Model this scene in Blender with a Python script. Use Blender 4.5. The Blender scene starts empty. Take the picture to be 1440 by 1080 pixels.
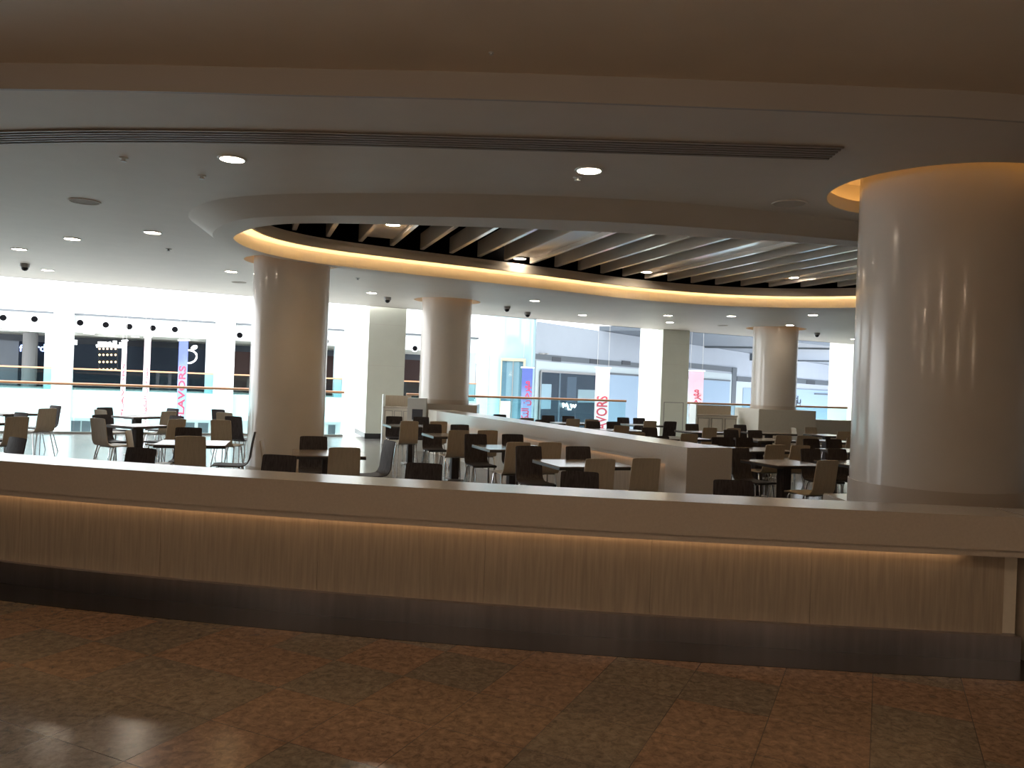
import bpy, bmesh, math, random
from mathutils import Vector, Matrix
random.seed(7)
C = bpy.context.scene.collection
S = bpy.context.scene
PI = math.pi
EYE, FPX, ROLL = 1.6, 1120.0, 0.038
CEIL = 3.5                      # main ceiling height
GA = math.radians(18)           # the seating grid is turned by this

# ------------------------------------------------------------------ survey helpers
def ray(px, py):
    u = (px-720)/FPX; v = (py-540)/FPX
    c, s = math.cos(ROLL), math.sin(ROLL)
    return u*c+v*s, -u*s+v*c
def onz(px, py, z):
    """the place at height z that was surveyed at this spot of the photograph"""
    x, w = ray(px, py); Y = (EYE-z)/w
    return Vector((x*Y, Y, z))
def ond(px, py, Y):
    x, w = ray(px, py)
    return Vector((x*Y, Y, EYE-w*Y))
def G(n, m, z=0.0):
    return Vector((n*math.cos(GA)-m*math.sin(GA), n*math.sin(GA)+m*math.cos(GA), z))

# ------------------------------------------------------------------ materials
def new_mat(name):
    m = bpy.data.materials.new(name); m.use_nodes = True
    nt = m.node_tree; b = nt.nodes['Principled BSDF']
    return m, nt, b
def mat(name, col, rough=0.5, metal=0.0, spec=0.5, noise=0.0, nscale=8.0, stretch=(1,1,1), bump=0.0, coat=0.0):
    m, nt, b = new_mat(name)
    b.inputs['Base Color'].default_value = (*col, 1)
    b.inputs['Roughness'].default_value = rough
    b.inputs['Metallic'].default_value = metal
    b.inputs['Specular IOR Level'].default_value = spec
    b.inputs['Coat Weight'].default_value = coat
    b.inputs['Coat Roughness'].default_value = 0.08
    if noise > 0 or bump > 0:
        tc = nt.nodes.new('ShaderNodeTexCoord'); mp = nt.nodes.new('ShaderNodeMapping')
        mp.inputs['Scale'].default_value = stretch
        nz = nt.nodes.new('ShaderNodeTexNoise'); nz.inputs['Scale'].default_value = nscale
        nz.inputs['Detail'].default_value = 5
        nt.links.new(tc.outputs['Object'], mp.inputs['Vector']); nt.links.new(mp.outputs['Vector'], nz.inputs['Vector'])
        if noise > 0:
            r = nt.nodes.new('ShaderNodeValToRGB')
            r.color_ramp.elements[0].position = 0.3; r.color_ramp.elements[1].position = 0.7
            r.color_ramp.elements[0].color = (*[c*(1-noise) for c in col], 1)
            r.color_ramp.elements[1].color = (*[min(1, c*(1+noise)) for c in col], 1)
            nt.links.new(nz.outputs['Fac'], r.inputs['Fac']); nt.links.new(r.outputs['Color'], b.inputs['Base Color'])
        if bump > 0:
            bp = nt.nodes.new('ShaderNodeBump'); bp.inputs['Strength'].default_value = bump; bp.inputs['Distance'].default_value = 0.01
            nt.links.new(nz.outputs['Fac'], bp.inputs['Height']); nt.links.new(bp.outputs['Normal'], b.inputs['Normal'])
    return m
def emit(name, col, strength):
    m, nt, b = new_mat(name)
    b.inputs['Base Color'].default_value = (0, 0, 0, 1)
    b.inputs['Emission Color'].default_value = (*col, 1)
    b.inputs['Emission Strength'].default_value = strength
    return m
def glass(name, tint, gloss=0.08):
    m = bpy.data.materials.new(name); m.use_nodes = True
    nt = m.node_tree; nt.nodes.clear()
    out = nt.nodes.new('ShaderNodeOutputMaterial'); mix = nt.nodes.new('ShaderNodeMixShader')
    tr = nt.nodes.new('ShaderNodeBsdfTransparent'); tr.inputs['Color'].default_value = (*tint, 1)
    gl = nt.nodes.new('ShaderNodeBsdfGlossy'); gl.inputs['Roughness'].default_value = 0.02
    fr = nt.nodes.new('ShaderNodeLayerWeight'); fr.inputs['Blend'].default_value = 0.25
    mu = nt.nodes.new('ShaderNodeMath'); mu.operation = 'MULTIPLY_ADD'; mu.inputs[1].default_value = 0.15; mu.inputs[2].default_value = gloss
    nt.links.new(fr.outputs['Fresnel'], mu.inputs[0]); nt.links.new(mu.outputs[0], mix.inputs['Fac'])
    nt.links.new(tr.outputs[0], mix.inputs[1]); nt.links.new(gl.outputs[0], mix.inputs[2]); nt.links.new(mix.outputs[0], out.inputs['Surface'])
    return m

M = {}
M['ceiling'] = mat('ceiling_paint', (.72, .65, .58), .55, noise=.02, nscale=3)
M['near_ceiling'] = mat('corridor_ceiling_paint', (.80, .72, .62), .5, noise=.03, nscale=2)
M['greyband'] = mat('grey_fascia_paint', (.46, .43, .41), .5)
M['slat'] = mat('bronze_grille_slat', (.34, .29, .25), .5)
M['speaker'] = mat('speaker_mesh', (.60, .55, .50), .85, spec=.1)
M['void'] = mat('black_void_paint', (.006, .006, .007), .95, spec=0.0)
M['fin'] = mat('lacquered_fin', (.84, .78, .71), .14)
M['frieze'] = mat('frieze_paint', (.76, .68, .60), .5)
M['cove'] = mat('cove_paint', (.80, .72, .58), .6)
M['column'] = mat('polished_plaster', (.66, .60, .54), .20, noise=.03, nscale=2, coat=.3)
M['band'] = mat('column_base_band', (.50, .42, .35), .35)
M['stone'] = mat('cream_solid_surface', (.56, .50, .44), .22, noise=.04, nscale=60)
M['stone2'] = mat('pale_cladding', (.72, .68, .60), .35, noise=.03, nscale=20)
M['panel'] = mat('pale_wood_panel', (.40, .34, .275), .45, noise=.14, nscale=6, stretch=(9, 9, .5))
M['kick'] = mat('brushed_steel_kick', (.42, .40, .43), .30, metal=1, noise=.10, nscale=5, stretch=(4, 4, .4))
M['granite_dark'] = mat('black_polished_granite', (.020, .018, .019), .18, spec=.3, noise=.3, nscale=120)
M['dark_wood'] = mat('wenge_veneer', (.070, .060, .062), .55, spec=.12, noise=.35, nscale=14, stretch=(5, 5, .35))
M['tan_wood'] = mat('maple_veneer', (.50, .42, .32), .45, spec=.35, noise=.08, nscale=10, stretch=(5, 5, .4))
M['tabletop'] = mat('table_laminate', (.20, .15, .115), .20, noise=.12, nscale=9, stretch=(1, 6, 1))
M['table_edge'] = mat('table_edge_band', (.03, .026, .026), .3)
M['chrome'] = mat('chrome_tube', (.62, .62, .64), .16, metal=1)
M['steel'] = mat('satin_steel', (.40, .38, .36), .35, metal=1)
M['white'] = mat('white_paint', (.78, .81, .81), .5, noise=.01, nscale=4)
M['fascia'] = mat('white_slab_paint', (.50, .66, .68), .5)
M['pillar'] = mat('pale_green_cladding', (.76, .79, .71), .35, noise=.02, nscale=3)
M['offwhite'] = mat('offwhite_paint', (.72, .72, .66), .5)
M['shopdark'] = mat('dark_shop_interior', (.012, .017, .027), .6, spec=.1)
M['shopgrey'] = mat('grey_shop_wall', (.10, .11, .135), .6)
M['shopred'] = mat('brown_shop_wall', (.06, .036, .034), .6, spec=.1)
M['greywall'] = mat('cool_grey_render', (.32, .36, .42), .6, noise=.02, nscale=1)
M['stripe'] = mat('grey_stripe_panel', (.085, .10, .115), .4)
M['stripe_dark'] = mat('dark_grille_panel', (.035, .04, .05), .5)
M['surround'] = mat('pale_shop_surround', (.42, .49, .52), .5)
M['shutter'] = mat('pale_blue_hoarding', (.25, .35, .47), .5)
M['soffit'] = mat('blue_grey_soffit', (.12, .145, .18), .5)
M['rail'] = mat('copper_brown_handrail', (.50, .25, .13), .3)
M['glass'] = glass('balustrade_glass', (.80, .92, .93), .03)
M['shopglass'] = glass('shop_glass', (.75, .82, .86), .02)
M['liftglass'] = mat('pale_blue_back_painted_glass', (.27, .39, .43), .06, coat=.5)
M['gold'] = mat('champagne_metal', (.62, .52, .36), .3, metal=.7)
M['black'] = mat('black_plastic', (.008, .008, .009), .4)
M['greyplastic'] = mat('grey_plastic', (.35, .34, .33), .4)
M['sign_white'] = emit('white_sign_letters', (.95, 1, 1), 3)
M['sign_blue'] = emit('blue_sign_letters', (.40, .55, 1.0), 1.6)
M['bulb'] = emit('warm_bulb', (1, .66, .34), 2.2)
M['downlight'] = emit('downlight_lens', (1, .84, .64), 34)
M['striplight'] = emit('shop_strip_light', (.9, .95, 1), 3)
M['led_oval'] = emit('oval_led', (1, .70, .36), 8.5)
M['led_col'] = emit('column_led', (1, .55, .18), 3.2)
M['led_bar'] = emit('counter_led', (1, .60, .30), 2.8)
M['corridor'] = emit('fill_lamp_lens', (1, .72, .42), 4)
M['pink'] = mat('pink_print', (.48, .02, .06), .6)
M['pink_pale'] = mat('faded_pink_print', (.48, .045, .07), .6)
M['shopcol'] = mat('grey_shop_column', (.17, .165, .17), .6)
M['poster'] = mat('white_poster', (.9, .92, .9), .5)

def banner_mat(name, top, bottom, z0, z1):
    m, nt, b = new_mat(name)
    tc = nt.nodes.new('ShaderNodeTexCoord'); sp = nt.nodes.new('ShaderNodeSeparateXYZ')
    mr = nt.nodes.new('ShaderNodeMapRange'); r = nt.nodes.new('ShaderNodeValToRGB')
    nz = nt.nodes.new('ShaderNodeTexNoise'); nz.inputs['Scale'].default_value = 2.5
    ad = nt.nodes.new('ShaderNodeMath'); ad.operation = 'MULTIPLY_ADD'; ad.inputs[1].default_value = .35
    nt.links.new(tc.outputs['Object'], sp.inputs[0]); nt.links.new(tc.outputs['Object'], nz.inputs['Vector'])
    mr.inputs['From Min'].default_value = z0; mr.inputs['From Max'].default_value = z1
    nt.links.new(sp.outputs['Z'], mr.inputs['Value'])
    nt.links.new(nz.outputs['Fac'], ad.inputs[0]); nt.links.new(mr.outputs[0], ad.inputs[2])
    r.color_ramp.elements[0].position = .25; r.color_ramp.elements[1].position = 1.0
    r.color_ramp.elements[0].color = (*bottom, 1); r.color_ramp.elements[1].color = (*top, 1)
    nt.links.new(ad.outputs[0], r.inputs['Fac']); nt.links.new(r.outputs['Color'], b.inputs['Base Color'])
    b.inputs['Roughness'].default_value = .7
    return m
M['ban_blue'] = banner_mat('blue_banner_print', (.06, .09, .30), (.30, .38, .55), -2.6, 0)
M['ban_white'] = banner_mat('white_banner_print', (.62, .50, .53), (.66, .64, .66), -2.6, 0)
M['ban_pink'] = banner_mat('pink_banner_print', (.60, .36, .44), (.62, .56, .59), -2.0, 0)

def tile_floor(name, size, rot, cols, rough, grout, nscale, bw=.004):
    m, nt, b = new_mat(name)
    L = nt.links.new
    tc = nt.nodes.new('ShaderNodeTexCoord'); mp = nt.nodes.new('ShaderNodeMapping')
    mp.inputs['Rotation'].default_value = (0, 0, rot); mp.inputs['Scale'].default_value = (1/size, 1/size, 1)
    L(tc.outputs['Object'], mp.inputs['Vector'])
    fl = nt.nodes.new('ShaderNodeVectorMath'); fl.operation = 'FLOOR'; L(mp.outputs[0], fl.inputs[0])
    wn = nt.nodes.new('ShaderNodeTexWhiteNoise'); wn.noise_dimensions = '2D'; L(fl.outputs[0], wn.inputs['Vector'])
    r = nt.nodes.new('ShaderNodeValToRGB'); r.color_ramp.interpolation = 'CONSTANT'
    els = r.color_ramp.elements
    els[0].position = 0; els[0].color = (*cols[0], 1); els[1].position = 1/len(cols); els[1].color = (*cols[1], 1)
    for i, c in enumerate(cols[2:], 2):
        e = els.new(i/len(cols)); e.color = (*c, 1)
    L(wn.outputs['Value'], r.inputs['Fac'])
    nz = nt.nodes.new('ShaderNodeTexNoise'); nz.inputs['Scale'].default_value = nscale; nz.inputs['Detail'].default_value = 9
    nz.inputs['Roughness'].default_value = .75; nz.inputs['Distortion'].default_value = .6
    L(tc.outputs['Object'], nz.inputs['Vector'])
    r2 = nt.nodes.new('ShaderNodeValToRGB'); r2.color_ramp.elements[0].position = .35; r2.color_ramp.elements[1].position = .68
    r2.color_ramp.elements[0].color = (.42, .42, .42, 1); r2.color_ramp.elements[1].color = (1.35, 1.35, 1.35, 1)
    L(nz.outputs['Fac'], r2.inputs['Fac'])
    mx = nt.nodes.new('ShaderNodeMix'); mx.data_type = 'RGBA'; mx.blend_type = 'MULTIPLY'; mx.inputs['Factor'].default_value = 1
    L(r.outputs['Color'], mx.inputs['A']); L(r2.outputs['Color'], mx.inputs['B'])
    fr = nt.nodes.new('ShaderNodeVectorMath'); fr.operation = 'FRACTION'; L(mp.outputs[0], fr.inputs[0])
    sx = nt.nodes.new('ShaderNodeSeparateXYZ'); L(fr.outputs[0], sx.inputs[0])
    mn = nt.nodes.new('ShaderNodeMath'); mn.operation = 'MINIMUM'; L(sx.outputs['X'], mn.inputs[0]); L(sx.outputs['Y'], mn.inputs[1])
    lt = nt.nodes.new('ShaderNodeMath'); lt.operation = 'LESS_THAN'; lt.inputs[1].default_value = bw/size; L(mn.outputs[0], lt.inputs[0])
    mg = nt.nodes.new('ShaderNodeMix'); mg.data_type = 'RGBA'; L(lt.outputs[0], mg.inputs['Factor'])
    L(mx.outputs['Result'], mg.inputs['A']); mg.inputs['B'].default_value = (*grout, 1)
    L(mg.outputs['Result'], b.inputs['Base Color']); b.inputs['Roughness'].default_value = rough
    return m
M['granite'] = tile_floor('granite_tile_floor', .46, math.radians(25), [(.25, .155, .092), (.20, .155, .105), (.185, .142, .098), (.265, .16, .097)], .20, (.06, .04, .03), 22)
M['dining_floor'] = tile_floor('grey_porcelain_floor', .6, GA, [(.215, .205, .19), (.195, .185, .175)], .17, (.09, .09, .09), 3, .003)
M['mall_floor'] = mat('pale_mall_floor', (.6, .6, .58), .3)

# ------------------------------------------------------------------ mesh helpers
def V(bm, p): return bm.verts.new(p)
def add_box(bm, c, s, rot=None, bevel=0):
    mtx = Matrix.Translation(Vector(c)) @ (rot.to_4x4() if rot else Matrix.Identity(4)) @ Matrix.Diagonal((s[0], s[1], s[2], 1))
    r = bmesh.ops.create_cube(bm, size=1, matrix=mtx)
    if bevel:
        es = list({e for v in r['verts'] for e in v.link_edges})
        bmesh.ops.bevel(bm, geom=es, offset=bevel, segments=2, affect='EDGES')
def add_tube(bm, pts, r, n=10, caps=True, r2=None):
    pts = [Vector(p) for p in pts]; rings = []
    for i, p in enumerate(pts):
        t = (pts[min(i+1, len(pts)-1)] - pts[max(i-1, 0)]).normalized()
        a = t.cross(Vector((0, 0, 1)))
        if a.length < 1e-4: a = t.cross(Vector((0, 1, 0)))
        a.normalize(); b = t.cross(a)
        rr = r if r2 is None else r + (r2-r)*i/max(1, len(pts)-1)
        rings.append([V(bm, p + (a*math.cos(k*2*PI/n) + b*math.sin(k*2*PI/n))*rr) for k in range(n)])
    for i in range(len(rings)-1):
        for k in range(n):
            bm.faces.new((rings[i][k], rings[i][(k+1) % n], rings[i+1][(k+1) % n], rings[i+1][k]))
    if caps:
        bm.faces.new(rings[0][::-1]); bm.faces.new(rings[-1])
def add_lathe(bm, prof, c=(0, 0, 0), n=48, close=False):
    """prof = [(radius, z)...] turned about the vertical through c"""
    rings = [[V(bm, (c[0]+r*math.cos(k*2*PI/n), c[1]+r*math.sin(k*2*PI/n), c[2]+z)) for k in range(n)] for r, z in prof]
    q = list(zip(rings, rings[1:])) + ([(rings[-1], rings[0])] if close else [])
    for a, b in q:
        for k in range(n):
            bm.faces.new((a[k], a[(k+1) % n], b[(k+1) % n], b[k]))
    if not close:
        if prof[0][0] > 1e-4: bm.faces.new(rings[0][::-1])
        if prof[-1][0] > 1e-4: bm.faces.new(rings[-1])
def add_prism(bm, poly, z0, z1):
    lo = [V(bm, (p[0], p[1], z0)) for p in poly]; hi = [V(bm, (p[0], p[1], z1)) for p in poly]
    n = len(poly)
    for i in range(n): bm.faces.new((lo[i], lo[(i+1) % n], hi[(i+1) % n], hi[i]))
    bm.faces.new(lo[::-1]); bm.faces.new(hi)
def offset_line(pts, d):
    """2D polyline moved sideways by d (to the left of its run)"""
    out = []
    for i, p in enumerate(pts):
        t = (Vector(pts[min(i+1, len(pts)-1)][:2]) - Vector(pts[max(i-1, 0)][:2])).normalized()
        out.append((p[0]-t.y*d, p[1]+t.x*d))
    return out
def add_strip(bm, pts, d0, d1, z0, z1):
    """closed-section wall swept along a 2D polyline between side offsets d0, d1 and heights z0, z1"""
    a, b = offset_line(pts, d0), offset_line(pts, d1)
    sec = [[V(bm, (p[0], p[1], z0)), V(bm, (q[0], q[1], z0)), V(bm, (q[0], q[1], z1)), V(bm, (p[0], p[1], z1))] for p, q in zip(a, b)]
    for s, t in zip(sec, sec[1:]):
        for k in range(4): bm.faces.new((s[k], s[(k+1) % 4], t[(k+1) % 4], t[k]))
    bm.faces.new(sec[0][::-1]); bm.faces.new(sec[-1])
def add_ring_strip(bm, pts, d0, d1, z0, z1):
    """as add_strip on a closed outline (d > 0 is inward on a counter-clockwise outline)"""
    n = len(pts)
    def off(d):
        o = []
        for i in range(n):
            t = (Vector(pts[(i+1) % n]) - Vector(pts[i-1])).normalized()
            o.append((pts[i][0]-t.y*d, pts[i][1]+t.x*d))
        return o
    a, b = off(d0), off(d1)
    sec = [[V(bm, (p[0], p[1], z0)), V(bm, (q[0], q[1], z0)), V(bm, (q[0], q[1], z1)), V(bm, (p[0], p[1], z1))] for p, q in zip(a, b)]
    for i in range(n):
        s, t = sec[i], sec[(i+1) % n]
        for k in range(4): bm.faces.new((s[k], s[(k+1) % 4], t[(k+1) % 4], t[k]))
def obj(name, bm, m, parent=None, smooth=False, loc=None):
    bmesh.ops.recalc_face_normals(bm, faces=bm.faces)
    me = bpy.data.meshes.new(name); bm.to_mesh(me); bm.free()
    me.materials.append(M[m] if isinstance(m, str) else m)
    o = bpy.data.objects.new(name, me); C.objects.link(o)
    if parent: o.parent = parent
    if loc is not None: o.location = loc
    if smooth:
        for p in me.polygons: p.use_smooth = True
        me.set_sharp_from_angle(angle=math.radians(40))
    return o
def B(): return bmesh.new()
def tag(o, label, cat, group=None, kind=None):
    o['label'] = label; o['category'] = cat
    if group: o['group'] = group
    if kind: o['kind'] = kind
    return o
def thing(name, label, cat, loc=(0, 0, 0), rz=0, group=None, kind=None):
    o = bpy.data.objects.new(name, None); C.objects.link(o)
    o.location = loc; o.rotation_euler = (0, 0, rz); o.empty_display_size = .2
    return tag(o, label, cat, group, kind)
def struct(name, bm, m, smooth=False):
    o = obj(name, bm, m, smooth=smooth); o['kind'] = 'structure'; return o
def dup(root, name=None):
    r = root.copy(); C.objects.link(r)
    for ch in root.children:
        c = ch.copy(); C.objects.link(c); c.parent = r
        for g in ch.children:
            d = g.copy(); C.objects.link(d); d.parent = c
    return r
def smooth_closed(pts, k=10):
    n = len(pts); out = []
    P = [Vector(p) for p in pts]
    for i in range(n):
        p0, p1, p2, p3 = P[i-1], P[i], P[(i+1) % n], P[(i+2) % n]
        for j in range(k):
            t = j/k
            q = .5*((2*p1)+(p2-p0)*t+(2*p0-5*p1+4*p2-p3)*t*t+(3*p1-p0-3*p2+p3)*t**3)
            out.append((q.x, q.y))
    return out
def smooth_open(pts, k=12):
    P = [Vector(p) for p in pts]; P = [2*P[0]-P[1]] + P + [2*P[-1]-P[-2]]; out = []
    for i in range(1, len(P)-2):
        p0, p1, p2, p3 = P[i-1:i+3]
        for j in range(k):
            t = j/k
            q = .5*((2*p1)+(p2-p0)*t+(2*p0-5*p1+4*p2-p3)*t*t+(3*p1-p0-3*p2+p3)*t**3)
            out.append((q.x, q.y))
    out.append((P[-2].x, P[-2].y))
    return out
def circle(c, r, n=64): return [(c[0]+r*math.cos(i*2*PI/n), c[1]+r*math.sin(i*2*PI/n)) for i in range(n)]
def holed_slab(name, loops, z, thick, m):
    cu = bpy.data.curves.new(name, 'CURVE'); cu.dimensions = '2D'; cu.fill_mode = 'BOTH'; cu.extrude = thick/2
    for lp in loops:
        sp = cu.splines.new('POLY'); sp.points.add(len(lp)-1); sp.use_cyclic_u = True
        for q, p in zip(sp.points, lp): q.co = (p[0], p[1], 0, 1)
    t = bpy.data.objects.new('tmp', cu); C.objects.link(t)
    bpy.context.view_layer.update()
    me = bpy.data.meshes.new_from_object(t.evaluated_get(bpy.context.evaluated_depsgraph_get()))
    bpy.data.objects.remove(t); bpy.data.curves.remove(cu)
    me.materials.clear(); me.materials.append(M[m])
    o = bpy.data.objects.new(name, me); C.objects.link(o); o.location.z = z+thick/2; o['kind'] = 'structure'
    return o
def text_mesh(name, body, size, m, parent, mtx, extrude=.01, xscale=1.0):
    cu = bpy.data.curves.new(name, 'FONT'); cu.body = body; cu.size = size; cu.extrude = extrude; cu.offset = size*(.006 if body[0] > '\u0600' else .018)
    cu.align_x = 'LEFT'; cu.align_y = 'BOTTOM_BASELINE'; cu.resolution_u = 3
    t = bpy.data.objects.new('tmp', cu); C.objects.link(t)
    bpy.context.view_layer.update()
    me = bpy.data.meshes.new_from_object(t.evaluated_get(bpy.context.evaluated_depsgraph_get()))
    bpy.data.objects.remove(t); bpy.data.curves.remove(cu)
    me.transform(Matrix.Diagonal((xscale, 1, 1, 1)))
    w = max((v.co.x for v in me.vertices), default=0)
    me.transform(mtx)
    me.materials.clear(); me.materials.append(M[m])
    o = bpy.data.objects.new(name, me); C.objects.link(o)
    if parent: o.parent = parent
    return o, w

# ------------------------------------------------------------------ the shell
counter_line = smooth_open([(-9.5, 8.1), (-6.6, 6.75), (-3.73, 5.86), (-1.8, 5.44), (.06, 5.17), (1.7, 5.02), (3.21, 4.94)])
counter_in = [p for p in counter_line]
right_end = counter_line[-1]
border_in = counter_line + [(4.2, 4.92), (9, 5.0)]
rail_dir = Vector((.925, .38)).normalized()
rail_p = Vector((-11.3, 18.9))
def rail_at(x): return (x, rail_p.y+(x-rail_p.x)*rail_dir.y/rail_dir.x)

b = B(); add_prism(b, [(-20, -9)] + [(20, -9), (20, 5.1)] + border_in[::-1] + [(-20, 12)], -.25, 0)
struct('floor', b, 'granite')
fl2 = border_in + [(20, 5.1), rail_at(20), rail_at(-22), (-22, 12.4)]
b = B(); add_prism(b, fl2, -.25, -.0005); struct('floor.001', b, 'dining_floor')
b = B(); add_strip(b, border_in, -.36, .02, -.002, .0025); o = struct('trim_1', b, 'granite_dark')

COLS = [(3.89, 7.3, .71, 1.0), (*onz(408, 367, CEIL)[:2], .60, .80), (*onz(627.5, 423, CEIL)[:2], .59, .80), (*onz(1088, 464, CEIL)[:2], .63, .84)]
COLS[1] = (-3.77, 13.42, .622, .78); COLS[2] = (-1.60, 18.8, .585, .78); COLS[3] = (7.62, 23.2, .63, .84)
RZ = 3.38                      # underside of the dropped ring round the oval
oval = smooth_closed([(x*.937, y*.937) for x, y in [(-3.87, 10.95), (-3.27, 10.22), (-2.5, 9.88), (-.9, 9.74), (.9, 9.74), (2.7, 9.85), (4.6, 10.15), (6.6, 10.9), (8.2, 12.2), (8.9, 13.8), (8.55, 15.5), (7.35, 16.85),
                      (5.7, 17.5), (4.07, 17.45), (2.36, 16.85), (.6, 15.75), (-.98, 14.8), (-2.13, 14.15), (-3.2, 13.45), (-3.75, 12.85), (-4.02, 12.2), (-4.05, 11.5)]])
ring_out = smooth_closed([(-3.95, 9.55), (-3.0, 8.55), (-1.1, 8.1), (.9, 8.0), (2.5, 8.25), (4.6, 8.95), (6.7, 9.6), (8.6, 11), (9.2, 13), (8.7, 15.3), (7, 16.55), (4, 16.8), (2, 16.2), (-.9, 14.35), (-2.2, 13.6), (-3.04, 12.84), (-3.78, 12.05), (-4.15, 10.8)])
edge = [(-22, 11.6), (-11, 17.2), (-6.5, 19.5), (-.7, 22.4), (4, 25.0), (12.5, 28.9), (20, 32.4)]
fascia_line = smooth_open([(-20, 7.5), (-9, 5.95), (-3.6, 5.52), (-1.5, 5.42), (0, 5.36), (2.3, 5.36), (3.6, 5.42), (8, 5.9), (20, 8)])
holed_slab('ceiling', [fascia_line + edge[::-1], oval] + [circle(c[:2], c[3]+.014) for c in COLS], CEIL, .06, 'ceiling')
ring_in = smooth_closed([(-3.72, 9.85), (-2.9, 9.02), (-1.1, 8.66), (.9, 8.56), (2.5, 8.78), (4.6, 9.3), (6.6, 9.9), (8.45, 11.15), (9.05, 13), (8.6, 15.2), (6.95, 16.48), (4, 16.74), (2.03, 16.14), (-.87, 14.3), (-2.17, 13.56), (-3.02, 12.81), (-3.75, 12.0), (-4.05, 10.85)])
holed_slab('ceiling.005', [ring_in, oval], RZ, CEIL-RZ, 'ceiling')
b = B(); lo = [V(b, (*p, RZ)) for p in ring_in]; hi = [V(b, (*p, CEIL-.0005)) for p in ring_out]
for i in range(len(lo)): b.faces.new((lo[i], lo[(i+1) % len(lo)], hi[(i+1) % len(lo)], hi[i]))
o = struct('ceiling.007', b, 'ceiling', True)
b = B(); add_strip(b, fascia_line, -.03, .0, CEIL, CEIL+.24); struct('trim_2', b, 'greyband')
b = B(); add_prism(b, [(-20, -9), (20, -9)] + [(p[0], p[1]+.02) for p in fascia_line[::-1]], CEIL+.18, CEIL+.26); struct('ceiling.001', b, 'near_ceiling')
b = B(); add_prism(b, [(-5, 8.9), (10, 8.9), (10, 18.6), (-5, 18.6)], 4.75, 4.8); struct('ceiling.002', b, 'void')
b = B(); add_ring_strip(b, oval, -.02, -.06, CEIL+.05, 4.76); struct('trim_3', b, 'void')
edge_in = [(p[0], p[1]-.1) for p in edge]
b = B(); add_strip(b, edge, -.12, 0, CEIL, CEIL+.5); struct('trim_4', b, 'ceiling')
b = B(); add_box(b, (0, -9, 2), (40, .1, 4.6)); struct('wall_back', b, 'near_ceiling')
b = B(); add_box(b, (20, 11.7, 2), (.1, 41.4, 4.6)); struct('wall_right', b, 'ceiling')
b = B(); add_box(b, (-20, 1.2, 2), (.1, 20.4, 4.6)); struct('wall_left', b, 'ceiling')

# ------------------------------------------------------------------ the oval light well: cove, frieze, fins
t = thing('oval_ceiling_cove', 'glowing yellow oval cove light recessed in the white ceiling', 'cove light', (0, 0, 0), kind='thing')
b = B(); add_ring_strip(b, oval, -.0, -.02, RZ+.002, RZ+.32); obj('cove_face', b, 'cove', t, True)
b = B(); add_ring_strip(b, oval, .16, .19, RZ+.21, RZ+.37); obj('frieze', b, 'frieze', t, True)
b = B(); add_ring_strip(b, oval, -.02, .19, RZ+.30, RZ+.32); obj('cove_lid', b, 'cove', t)
b = B(); add_ring_strip(b, oval, .10, .13, RZ+.265, RZ+.28); obj('led_strip', b, 'led_oval', t)
# outline of the frieze, for cutting the fins
def inset(pts, d):
    n = len(pts); o = []
    for i in range(n):
        tt = (Vector(pts[(i+1) % n]) - Vector(pts[i-1])).normalized()
        o.append(Vector((pts[i][0]-tt.y*d, pts[i][1]+tt.x*d)))
    return o
oin = inset(oval, .19)
FA = math.radians(19)
def fin_span(n0):
    e = Vector((math.cos(FA), math.sin(FA))); a = Vector((-math.sin(FA), math.cos(FA)))
    hits = []
    for i in range(len(oin)):
        p, q = oin[i], oin[(i+1) % len(oin)]
        dp, dq = p.dot(e)-n0, q.dot(e)-n0
        if dp*dq < 0: hits.append((p+(q-p)*(dp/(dp-dq))).dot(a))
    return (min(hits), max(hits)) if len(hits) >= 2 else None
rotf = Matrix.Rotation(FA, 3, 'Z')
def fpt(n0, m0, z): return (n0*math.cos(FA)-m0*math.sin(FA), n0*math.sin(FA)+m0*math.cos(FA), z)
fins = []
ordn = ['first', 'second', 'third', 'fourth', 'fifth', 'sixth', 'seventh', 'eighth', 'ninth', 'tenth', 'eleventh', 'twelfth', 'thirteenth', 'fourteenth', 'fifteenth', 'sixteenth', 'seventeenth', 'eighteenth', 'nineteenth', 'twentieth', 'twenty-first', 'twenty-second', 'twenty-third', 'twenty-fourth', 'twenty-fifth']
k = 0
for i in range(25):
    n0 = .72+.525*i
    sp = fin_span(n0)
    if not sp or sp[1]-sp[0] < .5: continue
    b = B(); add_box(b, fpt(n0, (sp[0]+sp[1])/2, RZ+.53), (.07, sp[1]-sp[0]-.03, .27), rotf, .006)
    o = tag(obj('ceiling_fin', b, 'fin'), f'{ordn[k]} pale ceiling fin from the left tip of the glowing oval', 'ceiling fin', 'fins across the oval ceiling opening'); k += 1
    fins.append(n0)
    if i in (2, 7, 12, 17):
        n1 = n0+.2625; s2 = fin_span(n1)
        b = B(); add_box(b, fpt(n1, (s2[0]+s2[1])/2, RZ+.47), (.45, s2[1]-s2[0]-.55, .03), rotf)
        w = {2: 'dark left end of the oval', 7: 'middle of the oval', 12: 'right half of the oval', 17: 'right end of the oval by the big column'}[i]
        tag(obj('infill_panel', b, 'fin'), f'pale infill panel between fins, {w}', 'ceiling panel', 'infill panels between the fins')

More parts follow.
